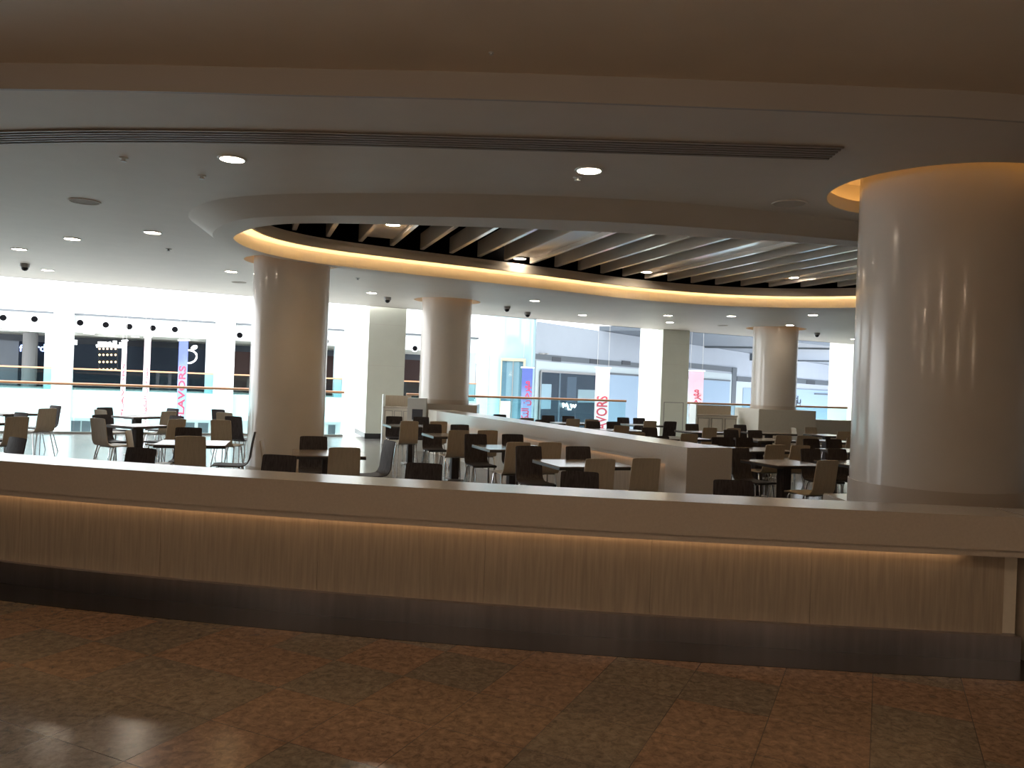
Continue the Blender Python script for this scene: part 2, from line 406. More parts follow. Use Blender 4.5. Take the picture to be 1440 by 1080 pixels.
# ------------------------------------------------------------------ columns
cl = ['largest glossy cream round column, rising behind the front counter', 'cream round column among the tables left of the oval ceiling light',
      'slimmer cream round column standing at the far end of the long divider', 'cream round column behind the tables, beside the cabinet with framed doors']
base_z = [.62, 0, 1.08, 1.16]
for i, (x, y, r, R) in enumerate(COLS):
    t = thing('round_column', cl[i], 'column', (x, y, 0), 0, 'round columns', 'thing')
    z0 = base_z[i]; bh = .22 if i == 0 else .1
    b = B(); add_lathe(b, [(r, z0+bh), (r, CEIL+.36)], n=72); obj('shaft', b, 'column', t, True)
    b = B(); add_lathe(b, [(r+.012, z0), (r+.012, z0+bh)], n=72); obj('base_band', b, 'band', t, True)
    b = B(); add_lathe(b, [(R, CEIL+.001), (R+.012, CEIL+.001), (R+.012, CEIL+.12), (R, CEIL+.12)], n=72, close=True); obj('cove_lip', b, 'cove', t, True)
    b = B(); add_lathe(b, [(R+.18, CEIL+.062), (R+.2, CEIL+.062), (R+.2, CEIL+.36), (r+.002, CEIL+.36), (r+.002, CEIL+.34), (R+.18, CEIL+.34)], n=72, close=True); obj('cove_recess', b, 'cove', t, True)
    b = B(); add_lathe(b, [(R+.06, CEIL+.08), (R+.08, CEIL+.08), (R+.08, CEIL+.095), (R+.06, CEIL+.095)], n=72, close=True); obj('led_strip', b, 'led_col', t)

# plinth under the big column
b = B(); add_box(b, (4.35, 7.2, .31), (2.34, 1.7, .62), bevel=.01); tag(obj('column_plinth', b, 'stone'), 'low cream plinth block carrying the largest round column', 'plinth', kind='thing')

# ------------------------------------------------------------------ front counter
t = thing('counter', 'long curved cream counter with warm light strip along the near front', 'counter', (0, 0, 0))
b = B(); add_strip(b, counter_line, -.05, .37, .68, .90); add_strip(b, counter_line, -.05, -.022, .65, .69); obj('worktop', b, 'stone', t)
b = B(); add_strip(b, counter_line, .06, .32, 0, .68); obj('core', b, 'stone2', t)
b = B(); add_strip(b, counter_line, -.012, .06, 0, .155); obj('kick_plate', b, 'kick', t)
b = B(); add_strip(b, counter_line[:-3], .0, .022, .671, .679); obj('led_strip', b, 'led_bar', t)
# front panels, cut at the joints the photo shows
joints = [onz(px, py, .40).x for px, py in ((228, 760), (445, 780), (680, 800), (925, 825), (1180, 850))]
xs = [-9.4, -7.3, -5.6, onz(20, 745, .4).x] + joints + [3.12]
def line_x(pts, x):
    for p, q in zip(pts, pts[1:]):
        if p[0] <= x <= q[0]: return (x, p[1]+(q[1]-p[1])*(x-p[0])/(q[0]-p[0]))
def sub_line(pts, x0, x1): return [line_x(pts, x0)] + [p for p in pts if x0 < p[0] < x1] + [line_x(pts, x1)]
for x0, x1 in zip(xs, xs[1:]):
    b = B(); add_strip(b, sub_line(counter_line, x0+.001, x1-.001), .035, .06, .155, .68); obj('front_panel', b, 'panel', t)
b = B(); add_strip(b, [(3.245, 4.94), (3.9, 4.93), (9, 5.0)], -.055, .36, 0, .90)
tag(obj('counter_pier', b, 'stone'), 'plain cream wall continuing the counter at its right end', 'low wall', kind='thing')

# linear air grille in the ceiling
gl = smooth_open([(-8, 7.5), (-4.35, 6.66), (-2.3, 6.39), (-.07, 6.29), (1.2, 6.25), (2.46, 6.22)])
t = thing('linear_air_grille', 'long curved slotted air grille in the ceiling above the counter', 'air grille', (0, 0, CEIL))
b = B(); add_strip(b, gl, -.16, .16, -.004, -.001); obj('backing', b, 'void', t)
for d in (-.15, -.087, -.03, .03, .087, .15):
    b = B(); add_strip(b, gl, d-.013, d+.013, -.012, -.004); obj('slat', b, 'slat', t)

# ------------------------------------------------------------------ ceiling fittings
def disc_light(name, x, y, z, r, label, lens='downlight', group='ceiling downlights'):
    t = thing(name, label, 'downlight', (x, y, z), 0, group)
    b = B(); add_lathe(b, [(r*.86, -.012), (r, -.012), (r+.006, -.004), (r+.006, 0), (r*.86, 0)], n=36, close=True); obj('trim_ring', b, 'white', t, True)
    b = B(); add_lathe(b, [(r*.86, -.008), (r*.86, -.002)], n=36); obj('lens', b, lens, t)
    return t
DL = [((326.5, 223), 'large round downlight just behind the left half of the slotted grille'),
      ((828.5, 239), 'large round downlight just behind the right half of the slotted grille'),
      ((214.5, 326.5), 'round downlight nearest the left tip of the glowing oval'),
      ((101.5, 335.5), 'round downlight midway between the oval tip and the left window edge'),
      ((27, 350), 'leftmost of the round downlights over the left seating'),
      ((67, 379.5), 'small downlight close to the left window edge of the ceiling'),
      ((325, 381.5), 'downlight close left of the column beside the oval'),
      ((522.5, 411.5), 'downlight between the two left round columns'),
      ((752, 422.5), 'downlight behind the oval, right of the slimmer column'),
      ((819, 442.7), 'downlight over the grey wall opposite, above the far banner'),
      ((939.5, 443.4), 'nearer of two downlights in front of the square pillar with a door outline'),
      ((942, 453), 'farther of two downlights in front of the square pillar with a door outline'),
      ((1028.5, 444.3), 'downlight behind the oval, left of the column beside the cabinet'),
      ((1143, 442.7), 'downlight behind the oval, nearest the largest column'),
      ((1111, 457), 'downlight just before the round column beside the cabinet'),
      ((1201, 476.5), 'rightmost far downlight at the window edge beside the largest column')]
for (px, py), lab in DL:
    p = onz(px, py, CEIL); disc_light('ceiling_downlight', p.x, p.y, CEIL, .12, lab)
for (px, py), lab in [((598, 320), 'downlight in the leftmost infill panel of the oval'), ((782, 368), 'downlight in the middle infill panel of the oval'),
                      ((979, 388.5), 'downlight in the infill panel right of the oval middle'), ((1192, 397), 'downlight in the rightmost infill panel of the oval')]:
    p = onz(px, py, RZ+.455)
    # slide onto the middle of its panel
    e = Vector((math.cos(FA), math.sin(FA))); n0 = Vector(p[:2]).dot(e)
    nn = min((.72+.525*i+.2625 for i in (2, 7, 12, 17)), key=lambda q: abs(q-n0))
    p = Vector(p[:2]) + e*(nn-n0)
    disc_light('ceiling_downlight', p.x, p.y, RZ+.455, .115, lab)
# unseen globe lamps behind the viewer, added to fill the foreground with light
for x, y in ((-6.5, -2.4), (-3.2, -3.2), (0, -2.6), (3.2, -3.2), (6.5, -2.4)):
    t = thing('fill_globe', 'unseen warm globe lamp added in the corridor as fill light', 'fill lamp', (x, y, 2.7), 0, 'added corridor fill globes')
    b = B(); bmesh.ops.create_uvsphere(b, u_segments=24, v_segments=14, radius=.16); obj('globe', b, 'corridor', t, True)
    b = B(); add_tube(b, [(0, 0, .15), (0, 0, .98)], .008, 8); obj('stem', b, 'steel', t, True)
    L = bpy.data.lights.new('fill_lamp', 'POINT'); L.energy = 9; L.color = (1, .74, .52); L.shadow_soft_size = .17
    o = bpy.data.objects.new('fill_lamp', L); C.objects.link(o); o.location = (x, y, 2.7-.18)
    o.location = (x, y, 2.45)

for x, en in ((-5.6, 46), (-2.8, 44), (0, 38), (2.8, 28), (5.6, 18)):  # unseen downlights with spots, added to light the floor and counter
    disc_light('fill_downlight', x, 2.0, CEIL+.18, .14, 'unseen warm downlight added in the corridor ceiling as fill light', 'corridor', 'added corridor fill downlights')
    L = bpy.data.lights.new('fill_spot', 'SPOT'); L.energy = en; L.color = (1, .74, .52); L.spot_size = math.radians(125); L.spot_blend = .8; L.shadow_soft_size = .13
    o = bpy.data.objects.new('fill_spot', L); C.objects.link(o); o.location = (x, 2.0, CEIL+.15)
for x, en in ((-5, 10), (-2, 10), (1, 8), (4, 5)):  # unseen bowl lamps, added to brighten the near ceiling
    t = thing('fill_bowl', 'unseen upturned bowl lamp added to brighten the corridor ceiling', 'fill lamp', (x, 1.5, 2.95), 0, 'added corridor fill uplights')
    b = B(); add_lathe(b, [(.02, -.10), (.12, -.085), (.19, -.03), (.21, .03), (.20, .03), (.18, -.02), (.11, -.07), (.02, -.08)], n=32, close=True); obj('bowl', b, 'steel', t, True)
    b = B(); add_tube(b, [(0, 0, -.08), (0, 0, .73)], .008, 8); obj('stem', b, 'steel', t, True)
    b = B(); add_lathe(b, [(.06, -.02), (.06, .0)], n=24); obj('lens', b, 'corridor', t)
    L = bpy.data.lights.new('fill_uplight', 'POINT'); L.energy = en; L.color = (1, .74, .52); L.shadow_soft_size = .08
    o = bpy.data.objects.new('fill_uplight', L); C.objects.link(o); o.location = (x, 1.5, 3.06)
def ceiling_camera(px, py, lab):
    p = onz(px, py-6, CEIL); t = thing('ceiling_camera', lab, 'security camera', p, 0, 'ceiling security cameras')
    b = B(); add_lathe(b, [(.085, 0), (.085, -.05), (.075, -.07), (.05, -.07)], n=28); obj('housing', b, 'greyplastic', t, True)
    b = B(); add_lathe(b, [(.062, -.068), (.058, -.10), (.035, -.125), (.0005, -.135)], n=28); obj('dome', b, 'black', t, True)
for px, py, lab in ((545, 424, 'dark dome camera on the ceiling between the two left round columns'), (713, 437, 'dark dome camera on the ceiling right of the slimmer column'),
                    (1149, 474, 'dark dome camera on the ceiling right of the column beside the cabinet'), (35, 377, 'dome camera on the ceiling at far left near the window edge'),
                    (742, 445, 'small dark dome at the ceiling edge over the pale blue lift wall')):
    ceiling_camera(px, py, lab)
for px, py, r, lab in ((119, 283, .17, 'round flush ceiling speaker over the left seating'), (1110, 286, .17, 'round flush ceiling speaker left of the largest column'),
                       (336, 397, .15, 'round flush ceiling speaker beside the column at the oval tip'), (1016, 457.5, .15, 'round flush ceiling speaker behind the oval, before the right columns')):
    p = onz(px, py, CEIL); t = thing('ceiling_speaker', lab, 'ceiling speaker', p, 0, 'flush ceiling speakers')
    b = B(); add_lathe(b, [(r*.9, -.01), (r, -.01), (r, 0), (r*.9, 0)], n=32, close=True); obj('rim', b, 'ceiling', t, True)
    b = B(); add_lathe(b, [(r*.9, -.006), (r*.9, 0)], n=32); obj('grille', b, 'speaker', t)
for px, py, z, lab in ((174, 222, CEIL, 'small sprinkler head on the ceiling left of the large downlight'), (284, 247, CEIL, 'small round sensor on the ceiling below the left large downlight'),
                       (812, 249, CEIL, 'small sprinkler head beside the right large downlight'), (237, 350, CEIL, 'tiny dark sprinkler head behind the downlight near the oval tip'),
                       (503, 391, CEIL, 'tiny sprinkler head right of the column at the oval tip'), (691, 74, CEIL+.18, 'tiny sprinkler head on the near dark ceiling'),
                       (393, 317, CEIL+.2, 'tiny sprinkler at the left end of the oval opening')):
    p = onz(px, py, z)
    if z == CEIL+.2: continue
    t = thing('ceiling_sprinkler', lab, 'sprinkler', p, 0, 'sprinkler heads'); t.scale = (.8,)*3 if py > 100 else (.35,)*3
    b = B(); add_lathe(b, [(.05, 0), (.05, -.008), (.02, -.014), (.016, -.035), (.035, -.037), (.035, -.043), (.001, -.044)], n=20); obj('body', b, 'white' if px < 820 and py < 250 else 'greyplastic', t, True)

# ------------------------------------------------------------------ chairs
PROF = [(.235, .432), (.222, .447), (.15, .452), (.02, .444), (-.11, .444), (-.165, .455), (-.195, .482), (-.208, .53), (-.216, .60), (-.228, .69), (-.243, .78), (-.256, .848), (-.2585, .86)]
def shell(i0, i1, mname, name, parent):
    cols = 9; th = .0065
    bm = B(); rows_t, rows_b = [], []
    for i in range(i0, i1+1):
        y, z = PROF[i]
        a = Vector(PROF[max(i-1, 0)]); c = Vector(PROF[min(i+1, len(PROF)-1)])
        tn = (c-a).normalized(); nn = Vector((-tn.y, tn.x))      # side of the sitter
        f = i/(len(PROF)-1)
        hw = .176 if i < 5 else .176-.012*(f-.4)/.6
        if i == 0: hw -= .012
        if i == 1: hw -= .004
        if i == len(PROF)-1: hw -= .010
        if i == len(PROF)-2: hw -= .001
        rt, rb = [], []
        for k in range(cols):
            s = -1+2*k/(cols-1)
            cup = .010*s*s*(1 if i > 6 else .25)
            zz = z - (.003*abs(s)**8 if i == len(PROF)-1 else 0)
            base = Vector((y, zz)) - nn*0
            p = base+nn*(th+cup); q = base-nn*(th-cup)
            rt.append(V(bm, (s*hw, p.x, p.y))); rb.append(V(bm, (s*hw, q.x, q.y)))
        rows_t.append(rt); rows_b.append(rb)
    n = len(rows_t)
    for i in range(n-1):
        for k in range(cols-1):
            bm.faces.new((rows_t[i][k], rows_t[i][k+1], rows_t[i+1][k+1], rows_t[i+1][k]))
            bm.faces.new((rows_b[i][k], rows_b[i+1][k], rows_b[i+1][k+1], rows_b[i][k+1]))
        bm.faces.new((rows_t[i][0], rows_t[i+1][0], rows_b[i+1][0], rows_b[i][0]))
        bm.faces.new((rows_t[i][-1], rows_b[i][-1], rows_b[i+1][-1], rows_t[i+1][-1]))
    for k in range(cols-1):
        bm.faces.new((rows_t[0][k], rows_b[0][k], rows_b[0][k+1], rows_t[0][k+1]))
        bm.faces.new((rows_t[-1][k], rows_t[-1][k+1], rows_b[-1][k+1], rows_b[-1][k]))
    return obj(name, bm, mname, parent, True)
def make_chair(mname):
    t = thing('cafe_chair', '', 'chair')
    shell(0, 5, mname, 'seat', t); shell(5, len(PROF)-1, mname, 'backrest', t)
    for sx in (-1, 1):
        for y0, y1 in ((.165, .225), (-.10, -.215)):
            b = B(); add_tube(b, [(sx*.12, y0*.8, .424), (sx*.148, y0, .425), (sx*.158, y0+(y1-y0)*.08, .405), (sx*.19, y1, .0)], .0095, 8); obj('leg', b, 'chrome', t, True)
    b = B()
    for y0 in (.135, -.08): add_tube(b, [(-.135, y0, .424), (.135, y0, .424)], .009, 8)
    add_tube(b, [(0, .135, .418), (0, -.08, .418)], .009, 8)
    obj('seat_frame', b, 'chrome', t, True)
    return t
PROTO = {'d': make_chair('dark_wood'), 't': make_chair('tan_wood')}
USED = {'d': 0, 't': 0}
CN = {'d': 'dark wood', 't': 'tan wood'}
def chair(n, m, kind, head, label, group='cafe chairs'):
    o = PROTO[kind] if not USED[kind] else dup(PROTO[kind])
    USED[kind] = 1
    a = math.radians(head)
    p = G(n, m); h = Vector((math.cos(a), math.sin(a), 0))
    o.location = p + h*.26; o.rotation_euler = (0, 0, a-PI/2)
    tag(o, label, 'chair', group)
    return o

# ------------------------------------------------------------------ tables
def make_table(w, d):
    t = thing('cafe_table', '', 'table')
    b = B(); add_box(b, (0, 0, .725), (w, d, .012), bevel=.003); tt = obj('tabletop', b, 'tabletop', t)
    b = B(); add_box(b, (0, 0, .705), (w, d, .028), bevel=.002); obj('edge_band', b, 'table_edge', tt)
    b = B(); add_box(b, (0, 0, .35), (.13, .13, .67), bevel=.008); obj('pedestal', b, 'dark_wood', t)
    b = B(); add_box(b, (0, 0, .008), (.30, .30, .014), bevel=.004); obj('base_plate', b, 'steel', t)
    b = B(); add_box(b, (0, 0, .686), (.5, .05, .01)); add_box(b, (0, 0, .686), (.05, .5, .01)); obj('top_bracket', b, 'steel', t)
    return t
TP = {}
def table(n, m, w, d, rot, label, p=None):
    key = (w, d)
    if key not in TP: TP[key] = make_table(w, d); o = TP[key]
    else: o = dup(TP[key])
    o.location = p if p is not None else G(n, m); o.rotation_euler = (0, 0, math.radians(rot))
    tag(o, label, 'table', 'cafe tables'); return o

AW, TO, RT, LF = 108, 288, 18, 198      # away, towards us, right, left along the seating grid
# each entry: table (n, m, w, d, rot), what it is called, chairs (n, m, kind, heading, where)
SETS = [
 ((-3.9, 13.72, .65, .65, 63), 'the diamond-turned table at the far left edge', [(-3.45, 14.29, 'd', 243, 'far right'), (-3.2, 13.08, 't', 153, 'near right')]),
 ((-4.15, 16.5, .65, .65, 63), 'the farthest left diamond-turned table', [(-3.57, 17.15, 'd', 243, 'far right'), (-3.43, 15.90, 't', 153, 'near right')]),
 ((-1.70, 13.72, .65, .65, 63), 'the nearer of two diamond-turned tables before the thin banners', [(-2.17, 13.14, 't', 63, 'near left'), (-2.29, 14.2, 'd', -27, 'far left'), (-1.19, 14.34, 'd', 243, 'far right'), (-1.10, 13.36, 't', 153, 'near right')]),
 ((-2.05, 16.4, .65, .65, 63), 'the farther of two diamond-turned tables before the thin banners', [(-2.58, 15.85, 't', 63, 'near left'), (-2.67, 16.85, 'd', -27, 'far left'), (-1.50, 17.15, 'd', 243, 'far right'), (-1.45, 15.86, 't', 153, 'near right')]),
 ((-.67, 10.52, .80, .75, 15), 'the white-glaring table left of the oval-tip column', [(-1.42, 10.68, 't', 15, 'left'), (-.79, 11.4, 'd', 285, 'far'), (-.66, 9.86, 't', 105, 'near'), (.04, 10.66, 'd', 195, 'right')]),
 ((.85, 9.33, .80, .75, 15), 'the table in front of the oval-tip column', [(.12, 9.5, 't', 12, 'left'), (.74, 10.15, 'd', 288, 'far'), (.95, 8.58, 't', 105, 'near'), (1.60, 9.66, 'd', 212, 'right')]),
 ((3.62, 8.38, .95, .80, 20), 'the nearest table beside the long divider', [(3.20, 9.10, 'd', 290, 'far left'), (3.86, 9.13, 'd', 290, 'far right'), (3.46, 7.58, 't', 106, 'near left'), (4.05, 7.69, 't', 106, 'near right')]),
 ((3.44, 10.42, .95, .80, 20), 'the second table along the divider', [(3.08, 11.08, 'd', 290, 'far left'), (3.68, 11.2, 'd', 288, 'far right'), (3.25, 9.64, 't', 112, 'near left'), (3.71, 9.72, 't', 110, 'near right')]),
 ((3.19, 12.7, .95, .80, 20), 'the third table along the divider', [(2.95, 13.42, 'd', 290, 'far left'), (3.45, 13.47, 'd', 288, 'far right'), (3.03, 11.87, 't', 110, 'near left'), (3.53, 12.0, 't', 108, 'near right')]),
 ((2.92, 15.15, .95, .80, 20), 'the fourth and farthest table along the divider', [(2.73, 16.0, 'd', 288, 'far left'), (3.28, 16.0, 'd', 288, 'far right'), (2.72, 14.29, 't', 108, 'near left'), (3.28, 14.39, 't', 108, 'near right')]),
 ((6.48, 8.58, .80, .75, 20), 'the nearest table right of the divider end', [(6.24, 9.2, 'd', 300, 'far'), (6.33, 7.6, 't', 115, 'near')]),
 ((7.72, 8.60, .95, .75, 20), 'the table beside the largest column', [(7.41, 9.25, 'd', 290, 'far left'), (7.88, 9.28, 'd', 290, 'far right')]),
 ((6.30, 10.55, .70, .75, 20), 'the small table behind the divider end', [(6.22, 11.38, 'd', 288, 'far'), (6.09, 9.76, 't', 108, 'near')]),
 ((7.50, 10.6, .95, .75, 20), 'the table behind the nearest right-hand table', [(7.32, 11.36, 'd', 288, 'far left'), (7.76, 11.34, 'd', 288, 'far right'), (7.28, 9.86, 't', 108, 'near left'), (7.70, 9.84, 't', 108, 'near right')]),
 ((9.35, 10.6, .95, .75, 20), 'the table at the left flank of the largest column', [(9.09, 11.34, 'd', 288, 'far left'), (9.56, 11.35, 'd', 288, 'far right')]),
 ((6.35, 12.92, .70, .75, 20), 'the small table just right of the divider middle', [(6.20, 12.17, 't', 108, 'near')]),
 ((7.50, 12.97, .95, .75, 20), 'the table in the middle of the right-hand block', [(7.32, 13.82, 'd', 288, 'far left'), (7.19, 12.12, 't', 108, 'near left')]),
 ((9.33, 12.92, .95, .75, 20), 'the table in front of the pale cabinet block', [(9.01, 13.62, 'd', 288, 'far left'), (9.59, 13.66, 'd', 288, 'far right'), (9.15, 12.17, 't', 108, 'near left'), (9.63, 12.2, 't', 108, 'near right')]),
 ((10.8, 12.8, .70, .75, 20), 'the small table before the low beige wall', [(10.62, 12.06, 't', 108, 'near')]),
 ((5.95, 15.27, .70, .75, 20), 'the small table behind the divider, left of the pink lettering', [(5.93, 16.03, 'd', 288, 'far')]),
 ((7.28, 15.1, .95, .75, 20), 'the table before the pale lettered banner', [(7.05, 15.9, 'd', 288, 'far left'), (7.55, 15.93, 'd', 288, 'far right'), (6.97, 14.32, 't', 108, 'near left')]),
 ((9.25, 15.05, .95, .75, 20), 'the table before the cabinet with framed doors', [(9.42, 15.78, 'd', 288, 'far right'), (8.96, 14.30, 't', 108, 'near left'), (9.54, 14.33, 't', 108, 'near right')]),
 ((11.0, 15.15, .95, .75, 20), 'the table at the foot of the column beside the cabinet', [(10.77, 15.92, 'd', 288, 'far')]),
 ((12.2, 14.72, .70, .70, 20), 'the far right table by the low beige wall', [(12.0, 13.95, 't', 108, 'near'), (12.36, 15.45, 't', 288, 'far'), (11.55, 15.0, 't', 0, 'left')]),
 ((5.55, 17.45, .95, .75, 20), 'the farthest table next to the divider', [(5.67, 18.3, 'd', 288, 'far'), (5.25, 16.68, 't', 108, 'near left'), (5.80, 16.7, 't', 108, 'near right')]),
 ((7.2, 17.55, .95, .75, 20), 'the farthest table behind the pale lettered banner line', [(6.95, 18.4, 'd', 288, 'far left'), (7.46, 18.34, 'd', 288, 'far right'), (6.96, 16.81, 't', 108, 'near left'), (7.42, 16.80, 't', 108, 'near right')]),
 ((9.12, 17.5, .95, .75, 20), 'the farthest table before the square pillar with door outline', [(8.95, 18.32, 'd', 288, 'far left'), (9.36, 18.25, 'd', 288, 'far right'), (8.87, 16.72, 't', 108, 'near left'), (9.41, 16.74, 'd', 108, 'near right')]),
]
SHORT = ['the far-left edge table', 'the far-left back table', 'the nearer diamond-turned table', 'the farther diamond-turned table', 'the bright table left of the column', 'the table before the oval-tip column', 'the nearest divider-side table', 'the second divider-side table', 'the third divider-side table', 'the farthest divider-side table', 'the table right of the divider end', 'the table beside the largest column', 'the small table behind the divider end', 'the large table behind the divider-end one', 'the table flanking the largest column', 'the small table right of the divider', 'the middle table of the right block', 'the table before the pale cabinet block', 'the small table before the beige wall', 'the small table behind the divider', 'the table before the white banner', 'the table before the framed-door cabinet', 'the table at the cabinet-side column', 'the far right table by the beige wall', 'the farthest table next the divider', 'the farthest table behind the white banner', 'the farthest table before the hatch pillar']
for ((n, m, w, d, rot), nm, chs), sh in zip(SETS, SHORT):
    table(n, m, w, d, rot, nm.replace('the ', 'dark-edged ', 1))
    for cn, cm, kind, head, where in chs:
        chair(cn, cm, kind, head, f'{CN[kind]} chair on the {where} side of {sh}')
# spare chairs standing by the column
chair(-.65, 17.24, 'd', 70, 'dark wood chair, far one of four standing left of the oval-tip column')
chair(-.49, 15.91, 't', 80, 'tan wood chair, third from the front of four left of the oval-tip column')
chair(-.30, 14.57, 'd', 75, 'dark wood chair, second of four standing left of the oval-tip column')
chair(-.46, 13.36, 't', 85, 'tan wood chair right against the left side of the oval-tip column')
# the row along the counter: dark chairs, each facing a small table pushed to the counter
rowl = ['leftmost', 'second from left', 'third from left', 'third from right', 'second from right', 'rightmost']
for i, (n, m) in enumerate([(-2.28, 9.34), (-.99, 8.30), (.26, 7.71), (1.49, 7.05), (2.74, 6.42), (3.89, 5.82)]):
    hd = [238, 255, 262, 265, 267, 268][i]
    chair(n, m, 'd', hd, f'{rowl[i]} of the dark chairs facing the back of the front counter', 'dark chairs along the counter')
    a = math.radians(hd); p = G(n, m) + Vector((math.cos(a), math.sin(a), 0))*.66
    table(0, 0, .70, .60, hd-270, f'{rowl[i]} of the small tables behind the front counter', p)

# ------------------------------------------------------------------ the long divider
dn = Vector((2.03, 9.1)); df = Vector((-1.86, 17.95)); du = (df-dn).normalized(); dr = Vector((du.y, -du.x))
DZ = .95
def dvp(along, across): q = dn+du*along+dr*across; return (q.x, q.y)
Ld = (df-dn).length
t = thing('divider', 'long straight cream divider wall between the two seating blocks', 'divider', (0, 0, 0), kind='thing')
dline = [dvp(Ld, 0), dvp(0, 0)]
b = B(); add_prism(b, [dvp(.42, 0), dvp(Ld-.6, 0), dvp(Ld-.6, .60), dvp(.42, .60)], DZ-.20, DZ); add_prism(b, [dvp(.42, 0), dvp(Ld-.6, 0), dvp(Ld-.6, .02), dvp(.42, .02)], DZ-.235, DZ-.19); obj('coping', b, 'stone', t)
b = B(); add_prism(b, [dvp(.42, .06), dvp(Ld-.6, .06), dvp(Ld-.6, .54), dvp(.42, .54)], 0, DZ-.20); obj('panel', b, 'panel', t)
b = B(); add_prism(b, [dvp(0, 0), dvp(.42, 0), dvp(.42, .64), dvp(0, .64)], 0, DZ); obj('end_pier', b, 'stone', t)
b = B(); add_prism(b, [dvp(Ld-.6, 0), dvp(Ld, 0), dvp(Ld, .60), dvp(Ld-.6, .60)], 0, DZ); obj('far_pier', b, 'stone2', t)
b = B(); add_prism(b, [dvp(.43, .03), dvp(Ld-1, .03), dvp(Ld-1, .055), dvp(.43, .055)], DZ-.212, DZ-.202); obj('led_strip', b, 'led_bar', t)

b = B(); add_box(b, (-2.13, 18.09, .60), (.42, .22, 1.20), bevel=.006)
t = thing('bin_housing', 'white bin housing with a square opening at the far end of the divider', 'waste bin', (0, 0, 0)); obj('body', b, 'white', t)
b = B(); add_box(b, (-2.11, 17.978, .83), (.24, .008, .24)); obj('opening', b, 'shopgrey', t)
# block around the foot of the slimmer column, and of the column beside the cabinet
x, y, r, R = COLS[2]
b = B(); add_box(b, (-1.54, 18.98, .54), (1.52, 1.50, 1.08), None, .01)
tag(obj('column_plinth', b, 'stone'), 'beige plinth block around the foot of the slimmer column', 'plinth', kind='thing')
x, y, r, R = COLS[3]
b = B(); add_box(b, (x+.05, y, .58), (1.75, 1.5, 1.16), Matrix.Rotation(math.radians(10), 3, 'Z'), .01)
tag(obj('column_plinth', b, 'stone2'), 'pale plinth block around the foot of the column beside the cabinet', 'plinth', kind='thing')
b = B(); add_strip(b, [(8.76, 22.95), (18.5, 26.4)], 0, .35, 0, .90); tag(obj('low_wall', b, 'stone2'), 'low beige wall running right from the column beside the cabinet', 'low wall', kind='thing')

def cabinet(p, w, rz, label, ndoor=3):
    t = thing('tray_cabinet', label, 'cabinet', p, rz, kind='thing')
    b = B(); add_box(b, (0, .25, .45), (w, .5, .90), bevel=.006); obj('body', b, 'stone2', t)
    b = B(); add_box(b, (0, .25, .915), (w+.03, .54, .03), bevel=.004); obj('worktop', b, 'stone', t)
    b = B(); add_box(b, (.02, .48, 1.06), (w-.04, .04, .28), bevel=.004); obj('splashback', b, 'tan_wood', t)
    b = B(); add_box(b, (-w/2-.02, .25, .61), (.04, .52, 1.22), bevel=.004); obj('side_panel', b, 'white', t)
    dw = w/ndoor
    for i in range(ndoor):
        cx = -w/2+dw*(i+.5)
        b = B()
        for dx, sx, dz, sz in ((0, dw*.8, .19, .014), (0, dw*.8, -.19, .014), (dw*.4, .014, 0, .394), (-dw*.4, .014, 0, .394)):
            add_box(b, (cx+dx, -.008, .64+dz), (sx, .012, sz))
        fr = obj('door_frame', b, 'steel', t)
        b = B(); add_box(b, (cx, -.004, .64), (dw*.76, .012, .36), bevel=.003); obj('flap', b, 'stone2', fr)
p = ond(559, 600, 19.6); cabinet((p.x, p.y, 0), .68, GA*.6, 'narrow white tray cabinet beside the left square pillar')
p = ond(1008, 600, 23.0); cabinet((p.x, p.y, 0), 1.22, math.radians(8), 'cream tray cabinet with three framed doors beside the right round column')

# ------------------------------------------------------------------ square pillars, balustrade
u2 = Vector((-math.sin(GA), math.cos(GA)))   # away
e2 = Vector((math.cos(GA), math.sin(GA)))
def pillar(px0, px1, Y, dep, label, door=False, rot=GA):
    a = ond(px0, 540, Y); e = Vector((math.cos(rot), math.sin(rot))); u = Vector((-e.y, e.x))
    xr, _ = ray(px1, 540); w = (xr*a.y-a.x)/(e.x-xr*e.y)
    q = lambda s, d: (a.x+e.x*s+u.x*d, a.y+e.y*s+u.y*d)
    t = thing('square_pillar', label, 'pillar', (0, 0, 0), 0, 'square pillars at the atrium edge', 'thing')
    b = B(); add_prism(b, [q(0, 0), q(w, 0), q(w, dep), q(0, dep)], -6, 8.9); obj('shaft', b, 'pillar', t)
    b = B(); add_prism(b, [q(-.012, -.012), q(w+.012, -.012), q(w+.012, dep), q(-.012, dep)], 0, .14); obj('skirting', b, 'granite_dark', t)
    b = B()
    for z in (3.05, 1.95 if not door else 2.4):
        add_prism(b, [q(-.002, -.002), q(w+.002, -.002), q(w+.002, .05), q(-.002, .05)], z, z+.012)
    obj('joint', b, 'offwhite', t)
    if door:
        b = B(); x0, x1 = w*.12, w*.86
        add_prism(b, [q(x0, -.01), q(x0+.02, -.01), q(x0+.02, .02), q(x0, .02)], .02, 1.22)
        add_prism(b, [q(x1-.02, -.01), q(x1, -.01), q(x1, .02), q(x1-.02, .02)], .02, 1.22)
        add_prism(b, [q(x0+.02, -.01), q(x1-.02, -.01), q(x1-.02, .02), q(x0+.02, .02)], 1.20, 1.22)
        obj('hatch_frame', b, 'greyplastic', t)
    return q(0, .9), q(w, .9)
pillar(516, 568, 21.2, 2.2, 'square pale pillar left of the slimmer round column')
pillar(930, 967.5, 25.0, 1.55, 'square pale pillar with a hatch outline behind the right seating', True)
pillar(1207, 1240, 29.3, 1.6, 'white square pillar edge peeping out beside the largest column')

